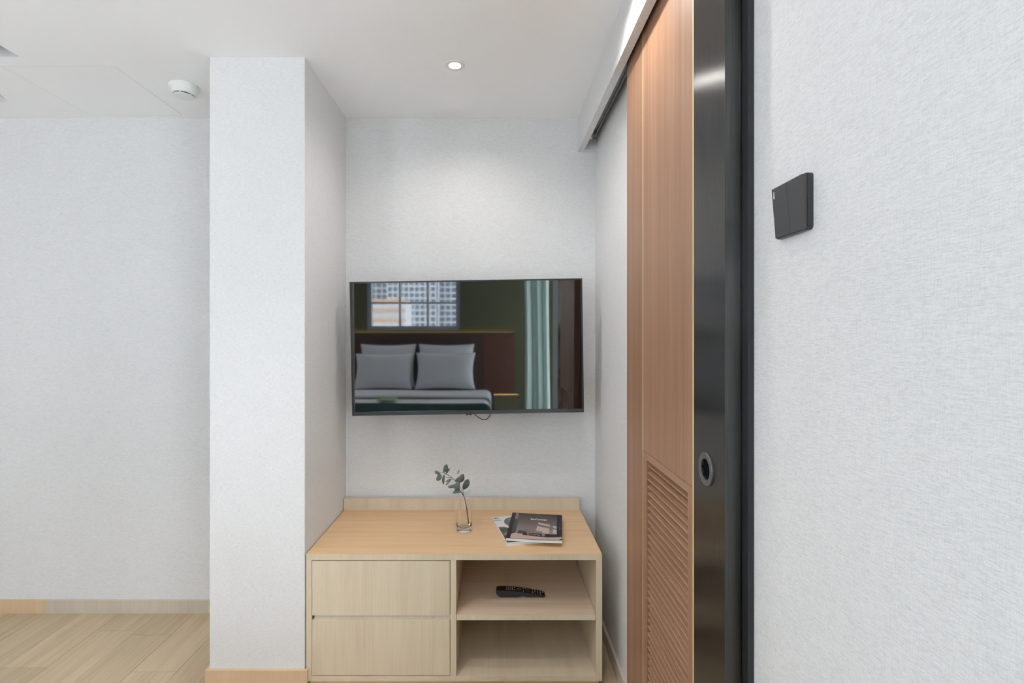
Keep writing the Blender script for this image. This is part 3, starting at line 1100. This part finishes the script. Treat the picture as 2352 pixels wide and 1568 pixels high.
# glossy face plate that follows the curve
bm = bmesh.new()
fx = [320 + i * 65 for i in range(25)] + [1925]
rows = []
for q in fx:
    a, c = rpt(q, surf(max(q, 346)))
    e = min(1, (q - 300) / 80.0, (1945 - q) / 70.0)
    half = 0.0185 * math.sqrt(max(0.15, 1 - (1 - max(0, e)) ** 2))
    ym = (ry0 + ry1) / 2
    rows.append([bm.verts.new((a, ym + s, c + dz)) for s, dz in ((-half, 0.0001), (half, 0.0001), (half, 0.0007), (-half, 0.0007))])
for a, b in zip(rows, rows[1:]):
    for q in range(4):
        bm.faces.new((a[q], a[(q + 1) % 4], b[(q + 1) % 4], b[q]))
bm.faces.new(rows[0])
bm.faces.new(rows[-1][::-1])
build('face_plate', bm, 'remote_face', rm)


def rbtn(name, zx, yf, rx, ry, mat):
    a, c = rpt(zx, surf(zx))
    sl = (surf(zx + 20) - surf(zx - 20)) / 40.0
    bm = bmesh.new()
    lathe(bm, [(0, 0.0012), (0.8, 0.0012), (1.0, 0.0008), (1.0, 0)], 14,
          Matrix.Translation((a, ry0 + yf * (ry1 - ry0), c + 0.0006)) @ Matrix.Rotation(math.atan(sl), 4, 'Y') @ Matrix.Diagonal((rx, ry, 1, 1)))
    return build(name, bm, mat, rm, smooth=False)


for zx in (650, 720, 790):
    for yf in (0.25, 0.5, 0.75):
        rbtn('button', zx, yf, 0.0020, 0.0026, 'btn')
rbtn('button', 845, 0.80, 0.0018, 0.003, 'btn_red')
rbtn('button', 845, 0.60, 0.0018, 0.003, 'btn_yellow')
rbtn('button', 848, 0.42, 0.0018, 0.003, 'btn_yellow')
rbtn('button', 850, 0.22, 0.0018, 0.003, 'btn_blue')
for yf in (0.3, 0.75):
    rbtn('button', 920, yf, 0.0024, 0.0028, 'btn')
rbtn('scroll_wheel', 1065, 0.5, 0.0105, 0.0105, 'btn_dark')
for zx, yf in ((1215, 0.25), (1215, 0.75), (1380, 0.75), (1300, 0.78)):
    rbtn('button', zx, yf, 0.0026, 0.003, 'btn')
rbtn('button', 1380, 0.32, 0.0085, 0.0045, 'btn_dark')
for zx in (1530, 1615, 1705, 1790):
    for yf in (0.22, 0.5, 0.78):
        rbtn('button', zx, yf, 0.0022, 0.0025, 'btn')
rbtn('power_button', 1880, 0.68, 0.0042, 0.0042, 'btn_red')

# ------------------------------------------------------------------ light switch on the right wall
SW = 0.088
sy1 = ROOM_R * F_PX / (1868.5 - VX)          # near edge
sy0 = sy1 + SW
szt = EYE - (393.5 - VY) * sy1 / F_PX
szb = szt - SW
sw = thing('light_switch', 'square black two-rocker light switch on the right wallpaper wall', 'light switch', (ROOM_R, (sy0 + sy1) / 2, (szt + szb) / 2))
bm = bmesh.new()
FT = 0.0085


def rounded_rect(y0, y1, z0, z1, r, n_=6):
    pts = []
    for cy, cz, a0 in ((y1 - r, z1 - r, 0), (y0 + r, z1 - r, PI / 2), (y0 + r, z0 + r, PI), (y1 - r, z0 + r, 1.5 * PI)):
        for i in range(n_ + 1):
            a = a0 + PI / 2 * i / n_
            pts.append((cy + r * math.cos(a), cz + r * math.sin(a)))
    return pts


pts = rounded_rect(sy1, sy0, szb, szt, 0.006)
a_ = [bm.verts.new((ROOM_R, p, q)) for p, q in pts]
b_l = [bm.verts.new((ROOM_R - FT, p, q)) for p, q in pts]
bm.faces.new(a_)
bm.faces.new(b_l[::-1])
for i in range(len(pts)):
    j = (i + 1) % len(pts)
    bm.faces.new((a_[i], a_[j], b_l[j], b_l[i]))
es = [e for e in bm.edges if all(abs(v_.co.x - (ROOM_R - FT)) < 1e-6 for v_ in e.verts)]
bmesh.ops.bevel(bm, geom=es, offset=0.0015, segments=2, affect='EDGES')
build('frame', bm, 'switch_frame', sw)
ymid = (sy0 + sy1) / 2
for k_, (ya_, yb_) in enumerate(((sy1 + 0.0018, ymid - 0.0004), (ymid + 0.0004, sy0 - 0.0018))):
    bm = bmesh.new()
    v = bx(bm, ROOM_R - FT - 0.0012, ROOM_R - FT + 0.002, ya_, yb_, szb + 0.0022, szt - 0.0030)
    for q in v:
        if q.co.z > (szt + szb) / 2 and q.co.x < ROOM_R - FT:
            q.co.x -= 0.0065
    rk = build('rocker', bm, 'switch_rocker', sw, bevel=0.0007)
    if k_ == 1:
        zi = szt - 0.014
        fr = (zi - szb) / SW
        xi = ROOM_R - FT - 0.0012 - 0.0065 * fr
        box('indicator', xi - 0.0006, xi + 0.0015, sy0 - 0.0085, sy0 - 0.0065, zi - 0.006, zi + 0.006, 'indicator', rk)

# ------------------------------------------------------------------ smoke detector
sd_c = Vector((-1.308, 2.112, CEIL))
sd = thing('smoke_detector', 'round white smoke detector on the ceiling beside the pillar', 'smoke detector', sd_c)
FL = Matrix.Translation(sd_c) @ Matrix.Rotation(PI, 4, 'X')
bm = bmesh.new()
lathe(bm, [(0.0, 0.0), (0.0535, 0.0), (0.0550, 0.002), (0.0556, 0.0135), (0.0550, 0.0145), (0.0, 0.0145)], 48, FL)
build('base', bm, 'plastic_white', sd, smooth=False)
bm = bmesh.new()
lathe(bm, [(0.0, 0.0147), (0.0552, 0.0147), (0.0552, 0.0165), (0.0525, 0.022), (0.0440, 0.0365), (0.0430, 0.0380), (0.0395, 0.0385), (0.0, 0.0385)], 48, FL)
build('cover', bm, 'plastic_white', sd, smooth=False)
bm = bmesh.new()
lathe(bm, [(0, 0.038), (0.037, 0.038), (0.037, 0.043), (0, 0.043)], 40, FL)
build('vent_slot', bm, 'grille_dark', sd)
bm = bmesh.new()
lathe(bm, [(0, 0.0425), (0.0395, 0.0425), (0.0400, 0.0435), (0.0385, 0.0450), (0, 0.0468)], 48, FL)
build('sensing_cap', bm, 'plastic_white', sd, smooth=False)
for a in (-1.75, -0.7, 0.35, 1.4, 2.45, 3.5):
    bm = bmesh.new()
    m_ = FL @ Matrix.Rotation(a, 4, 'Z')
    v = bx(bm, 0.0365, 0.0392, -0.0022, 0.0022, 0.0383, 0.0430)
    for q in v:
        q.co = m_ @ q.co
    build('vent_rib', bm, 'plastic_white', sd)

sp_c = Vector((-2.205, 2.195, CEIL))
sp = thing('ceiling_sprinkler', 'small white ceiling fitting cut off at the left edge', 'ceiling fitting', sp_c)
FL2 = Matrix.Translation(sp_c) @ Matrix.Rotation(PI, 4, 'X')
bm = bmesh.new()
lathe(bm, [(0, 0), (0.034, 0), (0.034, 0.002), (0, 0.002)], 36, FL2)
build('mounting_ring', bm, 'plastic_white', sp)
bm = bmesh.new()
lathe(bm, [(0, 0.0045), (0.040, 0.0045), (0.042, 0.006), (0.041, 0.0078), (0, 0.0085)], 40, FL2)
build('cover_plate', bm, 'plastic_white', sp)

# ------------------------------------------------------------------ recessed downlights
def downlight(lx, ly, label, watts, cone):
    t = thing('downlight', label, 'downlight', (lx, ly, CEIL), 'recessed ceiling downlights')
    mt_ = Matrix.Translation((lx, ly, CEIL)) @ Matrix.Rotation(PI, 4, 'X')
    bm = bmesh.new()
    lathe(bm, [(0.0225, -0.001), (0.0385, -0.0004), (0.0385, 0.0012), (0.0375, 0.0022), (0.0240, 0.0026), (0.0225, 0.0015)], 48, mt_, 'loop')
    build('trim_ring', bm, 'trim_ring', t, smooth=False)
    bm = bmesh.new()
    lathe(bm, [(0.0232, 0.0), (0.0215, -0.014), (0.019, -0.018)], 40, mt_)
    build('reflector', bm, 'trim_ring', t, smooth=True)
    bm = bmesh.new()
    lathe(bm, [(0.0215, -0.0105), (0.0, -0.0095)], 40, mt_)
    build('led_lens', bm, 'lamp_disc', t, smooth=False)
    d = bpy.data.lights.new('downlight_beam', 'SPOT')
    d.energy = watts
    d.color = (1.0, 0.96, 0.91)
    d.spot_size = math.radians(cone)
    d.spot_blend = 0.9
    d.shadow_soft_size = 0.018
    o = bpy.data.objects.new('downlight_beam', d)
    C.objects.link(o)
    o.parent = t
    o.location = (0, 0, -0.006)
    return t


LAB = ['lit round downlight in the alcove ceiling above the television', 'lit round downlight close to the sliding door bulkhead, above the frame',
       'added unseen fill downlight over the open floor, above the frame', 'added unseen fill downlight over the foot of the bed',
       'added unseen fill downlight over the pillows']
for (lx, ly), lb, wt, cn in zip(LAMPS, LAB, (10, 16, 40, 38, 12), (158, 150, 104, 104, 104)):
    downlight(lx, ly, lb, wt, cn)

# ------------------------------------------------------------------ the bedroom behind the camera (seen in the screen)
def window(name, axis, at, a0, a1, z0, z1, cols, rows, label, sill=True):
    t = thing(name, label, 'window', ((a0 + a1) / 2 if axis == 'y' else at, at if axis == 'y' else (a0 + a1) / 2, z0))
    t['kind'] = 'structure'

    def b(nm, p0, p1, q0, q1, e0, e1, mat, par=t):
        if axis == 'y':
            return box(nm, p0, p1, at + e0, at + e1, q0, q1, mat, par)
        return box(nm, at + e0, at + e1, p0, p1, q0, q1, mat, par)
    fw = 0.05
    b('window_frame', a0, a0 + fw, z0, z1, -0.04, 0.04, 'frame_white')
    b('window_frame', a1 - fw, a1, z0, z1, -0.04, 0.04, 'frame_white')
    b('window_frame', a0 + fw, a1 - fw, z0, z0 + fw, -0.04, 0.04, 'frame_white')
    b('window_frame', a0 + fw, a1 - fw, z1 - fw, z1, -0.04, 0.04, 'frame_white')
    ax0, ax1, az0, az1 = a0 + fw, a1 - fw, z0 + fw, z1 - fw
    mw = 0.022
    for i in range(1, cols):
        u = ax0 + (ax1 - ax0) * i / cols
        b('glazing_bar', u - mw / 2, u + mw / 2, az0, az1, -0.02, 0.025, 'frame_white')
    for j in range(1, rows):
        v_ = az0 + (az1 - az0) * j / rows
        b('glazing_bar', ax0, ax1, v_ - mw / 2, v_ + mw / 2, -0.018, 0.023, 'frame_white')
    for i in range(cols):
        for j in range(rows):
            b('pane', ax0 + (ax1 - ax0) * i / cols, ax0 + (ax1 - ax0) * (i + 1) / cols, az0 + (az1 - az0) * j / rows, az0 + (az1 - az0) * (j + 1) / rows, -0.003, 0.003, 'pane')
    return t


window('window_1', 'y', ROOM_REAR - 0.06, REARWIN[0], REARWIN[1], REARWIN[2], REARWIN[3], 3, 3,
       'small-paned window over the bed, mirrored in the television screen')
window('window_2', 'x', ROOM_L - 0.06, SIDEWIN[0], SIDEWIN[1], SIDEWIN[2], SIDEWIN[3], 1, 2, 'tall window in the side wall that lights the room')
window('window_fill', 'y', ROOM_REAR - 0.06, FILLWIN[0], FILLWIN[1], FILLWIN[2], FILLWIN[3], 1, 2, 'unseen tall window left of the bed, added for frontal fill light')
window('window_3', 'x', 0.86, BAYWIN[0], BAYWIN[1], BAYWIN[2], BAYWIN[3], 1, 2, 'tall bay window beside the sage curtain')

BEDX0, BEDX1, BEDY0, BEDY1, BEDZ = -1.72, -0.05, -1.37, 0.80, 0.65
hb = thing('headboard', 'dark brown upholstered headboard wall with a glowing line along its top', 'headboard', (-1.4, ROOM_REAR, 0))
box('padding', -1.88, 0.24, ROOM_REAR + 0.032, ROOM_REAR + 0.07, 0.0, 1.272, 'brown_fabric', hb, bevel=0.01)
box('led_strip', -1.85, 0.22, ROOM_REAR + 0.006, ROOM_REAR + 0.026, 1.262, 1.268, 'warm_led', hb)
box('leather_panel', -0.12, 0.235, ROOM_REAR + 0.07, ROOM_REAR + 0.074, 0.56, 1.24, 'brown_panel', hb)

bed = thing('bed', 'wide bed with white duvet and dark green throw, mirrored in the television', 'bed', ((BEDX0 + BEDX1) / 2, -0.3, 0))
box('bed_base', BEDX0 + 0.04, BEDX1 - 0.04, BEDY0, BEDY1 - 0.06, 0.03, 0.32, 'brown_fabric', bed, bevel=0.01)
box('mattress', BEDX0 + 0.02, BEDX1 - 0.02, BEDY0, BEDY1 - 0.03, 0.32, 0.60, 'white_linen', bed, bevel=0.05, seg=4)


def blanket(name, y0, y1, zt_, drop, mat, off, folds=0.0, foot=False):
    """cloth lying over the bed: top, rounded shoulders and hanging sides"""
    bm = bmesh.new()
    xa_, xb_ = BEDX0 - off, BEDX1 + off
    R = 0.07
    sec = []
    for i in range(5):
        sec.append((xa_, zt_ - R - (drop - R) * (1 - i / 5)))
    for i in range(7):
        a = PI - PI / 2 * i / 6
        sec.append((xa_ + R + R * math.cos(a), zt_ - R + R * math.sin(a)))
    for i in range(1, 24):
        sec.append((xa_ + R + (xb_ - xa_ - 2 * R) * i / 24, zt_))
    for i in range(7):
        a = PI / 2 - PI / 2 * i / 6
        sec.append((xb_ - R + R * math.cos(a), zt_ - R + R * math.sin(a)))
    for i in range(1, 6):
        sec.append((xb_, zt_ - R - (drop - R) * i / 5))
    nY = 30
    prev = None
    for j in range(nY + 1):
        t_ = j / nY
        y_ = y0 + (y1 - y0) * t_
        edge = 0.02 * (1 - min(1, t_ / 0.06)) ** 2 + 0.02 * (1 - min(1, (1 - t_) / 0.06)) ** 2
        dz = -edge
        if foot and t_ > 0.9:
            dz -= (t_ - 0.9) ** 2 * 30
        row = []
        for k_, (a, c) in enumerate(sec):
            wv = folds * math.sin(9 * t_ + 1.5 * math.sin(2.3 * a)) + folds * 0.6 * math.sin(5 * a + 6 * t_)
            row.append(bm.verts.new((a, y_, c + dz + wv)))
        if prev:
            for k_ in range(len(sec) - 1):
                bm.faces.new((prev[k_], prev[k_ + 1], row[k_ + 1], row[k_]))
        prev = row
    bmesh.ops.recalc_face_normals(bm, faces=bm.faces)
    bmesh.ops.solidify(bm, geom=list(bm.faces), thickness=0.012)
    return build(name, bm, mat, bed, smooth=True)


blanket('duvet', BEDY0 + 0.30, BEDY1, BEDZ - 0.012, 0.34, 'white_linen', 0.006, 0.004, True)
blanket('duvet_fold', -0.85, -0.42, BEDZ + 0.028, 0.30, 'white_linen', 0.022, 0.006)
blanket('throw', -0.12, BEDY1 + 0.02, BEDZ + 0.012, 0.46, 'green_throw', 0.020, 0.003, True)
cd = box('card', -1.10, -0.93, -0.36, -0.20, BEDZ + 0.014, BEDZ + 0.018, 'green_card')
tag(cd, 'small green card lying on the white duvet in the reflection', 'card')


def pillow(label, cx, y, z0, wd, ht, th, tilt, roll=0.0):
    nu, nv = 20, 16
    bm = bmesh.new()
    F, Bk = {}, {}
    for i in range(nu + 1):
        for j in range(nv + 1):
            u, v_ = 2 * i / nu - 1, 2 * j / nv - 1
            pin = 1 - 0.07 * (1 - u * u) * abs(v_) ** 3
            pin2 = 1 - 0.09 * (1 - v_ * v_) * abs(u) ** 3
            t_ = th / 2 * ((1 - abs(u) ** 2.6) * (1 - abs(v_) ** 2.6)) ** 0.55
            sag = 0.05 * (1 - (v_ + 1) / 2) * th
            F[i, j] = bm.verts.new((u * wd / 2 * pin2, t_ + sag + 0.004, v_ * ht / 2 * pin))
            Bk[i, j] = bm.verts.new((u * wd / 2 * pin2, -t_ - 0.004, v_ * ht / 2 * pin))
    for i in range(nu):
        for j in range(nv):
            bm.faces.new((F[i, j], F[i + 1, j], F[i + 1, j + 1], F[i, j + 1]))
            bm.faces.new((Bk[i, j], Bk[i, j + 1], Bk[i + 1, j + 1], Bk[i + 1, j]))
    for i in range(nu):
        for j in (0, nv):
            bm.faces.new((F[i, j], Bk[i, j], Bk[i + 1, j], F[i + 1, j]))
    for j in range(nv):
        for i in (0, nu):
            bm.faces.new((F[i, j], Bk[i, j], Bk[i, j + 1], F[i, j + 1]))
    mtx = Matrix.Translation((cx, y, z0)) @ Matrix.Rotation(roll, 4, 'Y') @ Matrix.Rotation(tilt, 4, 'X') @ Matrix.Translation((0, 0, ht / 2))
    bmesh.ops.transform(bm, matrix=mtx, verts=bm.verts)
    o = build('pillow', bm, 'white_linen', None, smooth=True)
    return tag(o, label, 'pillow', group='white pillows on the bed')


pillow('white pillow at the back, nearer the window side of the bed', -1.215, -1.20, 0.655, 0.64, 0.50, 0.15, 0.20)
pillow('white pillow at the back, on the curtain side of the bed', -0.545, -1.20, 0.655, 0.64, 0.50, 0.15, 0.20)
pillow('white pillow in front, cut by the left edge of the screen', -1.215, -0.98, 0.665, 0.64, 0.40, 0.16, 0.30)
pillow('white pillow in front, on the curtain side of the bed', -0.535, -0.98, 0.665, 0.66, 0.41, 0.16, 0.30)

ns = thing('nightstand', 'low olive bedside cabinet between bed and curtain in the reflection', 'nightstand', (0.13, -1.2, 0))
box('body', 0.0, 0.29, ROOM_REAR + 0.075, -1.03, 0.34, 0.53, 'olive_wood', ns, bevel=0.006)
box('top', -0.005, 0.295, ROOM_REAR + 0.075, -1.02, 0.53, 0.55, 'olive_wood', ns, bevel=0.004)
box('leg_panel', 0.03, 0.26, ROOM_REAR + 0.09, -1.10, 0.0, 0.34, 'grille_dark', ns)
box('glow_strip', 0.0, 0.28, ROOM_REAR + 0.0765, ROOM_REAR + 0.0795, 0.5505, 0.5525, 'warm_led', ns)

# curtain: gathered cloth in the window bay
bm = bmesh.new()
secs = []
nC = 90
for i in range(nC + 1):
    t_ = i / nC
    X = 0.29 + 0.27 * t_
    secs.append((X + 0.008 * math.sin(t_ * 31), -0.38 - 0.14 * t_ + 0.034 * math.sin(t_ * 2 * PI * 2.6) + 0.010 * math.sin(t_ * 2 * PI * 6.2 + 1)))
prev = None
for j in range(25):
    zz_ = 0.02 + 2.33 * j / 24
    fr_, bk_ = [], []
    for i, (a, b) in enumerate(secs):
        sway = 0.012 * math.sin(zz_ * 1.6 + i * 0.02)
        fr_.append(bm.verts.new((a + sway, b + 0.5 * sway + 0.0015, zz_)))
        bk_.append(bm.verts.new((a + sway, b + 0.5 * sway - 0.0015, zz_)))
    row = fr_ + bk_[::-1]
    if prev:
        for i in range(len(row)):
            k_ = (i + 1) % len(row)
            bm.faces.new((prev[i], prev[k_], row[k_], row[i]))
    prev = row
cu = build('curtain', bm, 'curtain', None, smooth=True)
tag(cu, 'pale sage green floor-length curtain mirrored at the right of the screen', 'curtain')

# towers outside the rear window
def tower(label, xc, yc, wd, z0, z1, floor_h, bays):
    t = thing('tower_block', label, 'building', (xc, yc, z0))
    box('glass_core', xc - wd / 2, xc + wd / 2, yc - 10, yc, z0, z1, 'facade_glass', t)
    z_ = z0
    while z_ < z1:
        box('floor_slab', xc - wd / 2 - 0.3, xc + wd / 2 + 0.3, yc, yc + 0.7, z_, z_ + 0.9, 'facade', t)
        z_ += floor_h
    for i in range(bays + 1):
        u = xc - wd / 2 + wd * i / bays
        box('pier', u - 0.35, u + 0.35, yc, yc + 0.45, z0, z1, 'facade', t)
    return t


tower('pale apartment tower seen through the middle panes in the reflection', -42.5, -255, 25, -30, 70, 3.1, 9)
tower('pale apartment tower seen through the panes beside the curtain in the reflection', -16.5, -262, 25, -30, 70, 3.1, 8)
tower('distant apartment tower behind the low terracotta roof in the reflection', -71, -270, 26, -30, 60, 3.1, 8)
lowb = thing('low_building', 'low building with terracotta bands behind the lower left panes', 'building', (-40, -170, -30))
box('body', -52, -31, -185, -170, -30, 9.0, 'facade', lowb)
for z_ in (1.6, 5.0, 8.6):
    box('roof_band', -52.4, -30.6, -170, -169, z_, z_ + 0.9, 'facade_warm', lowb)
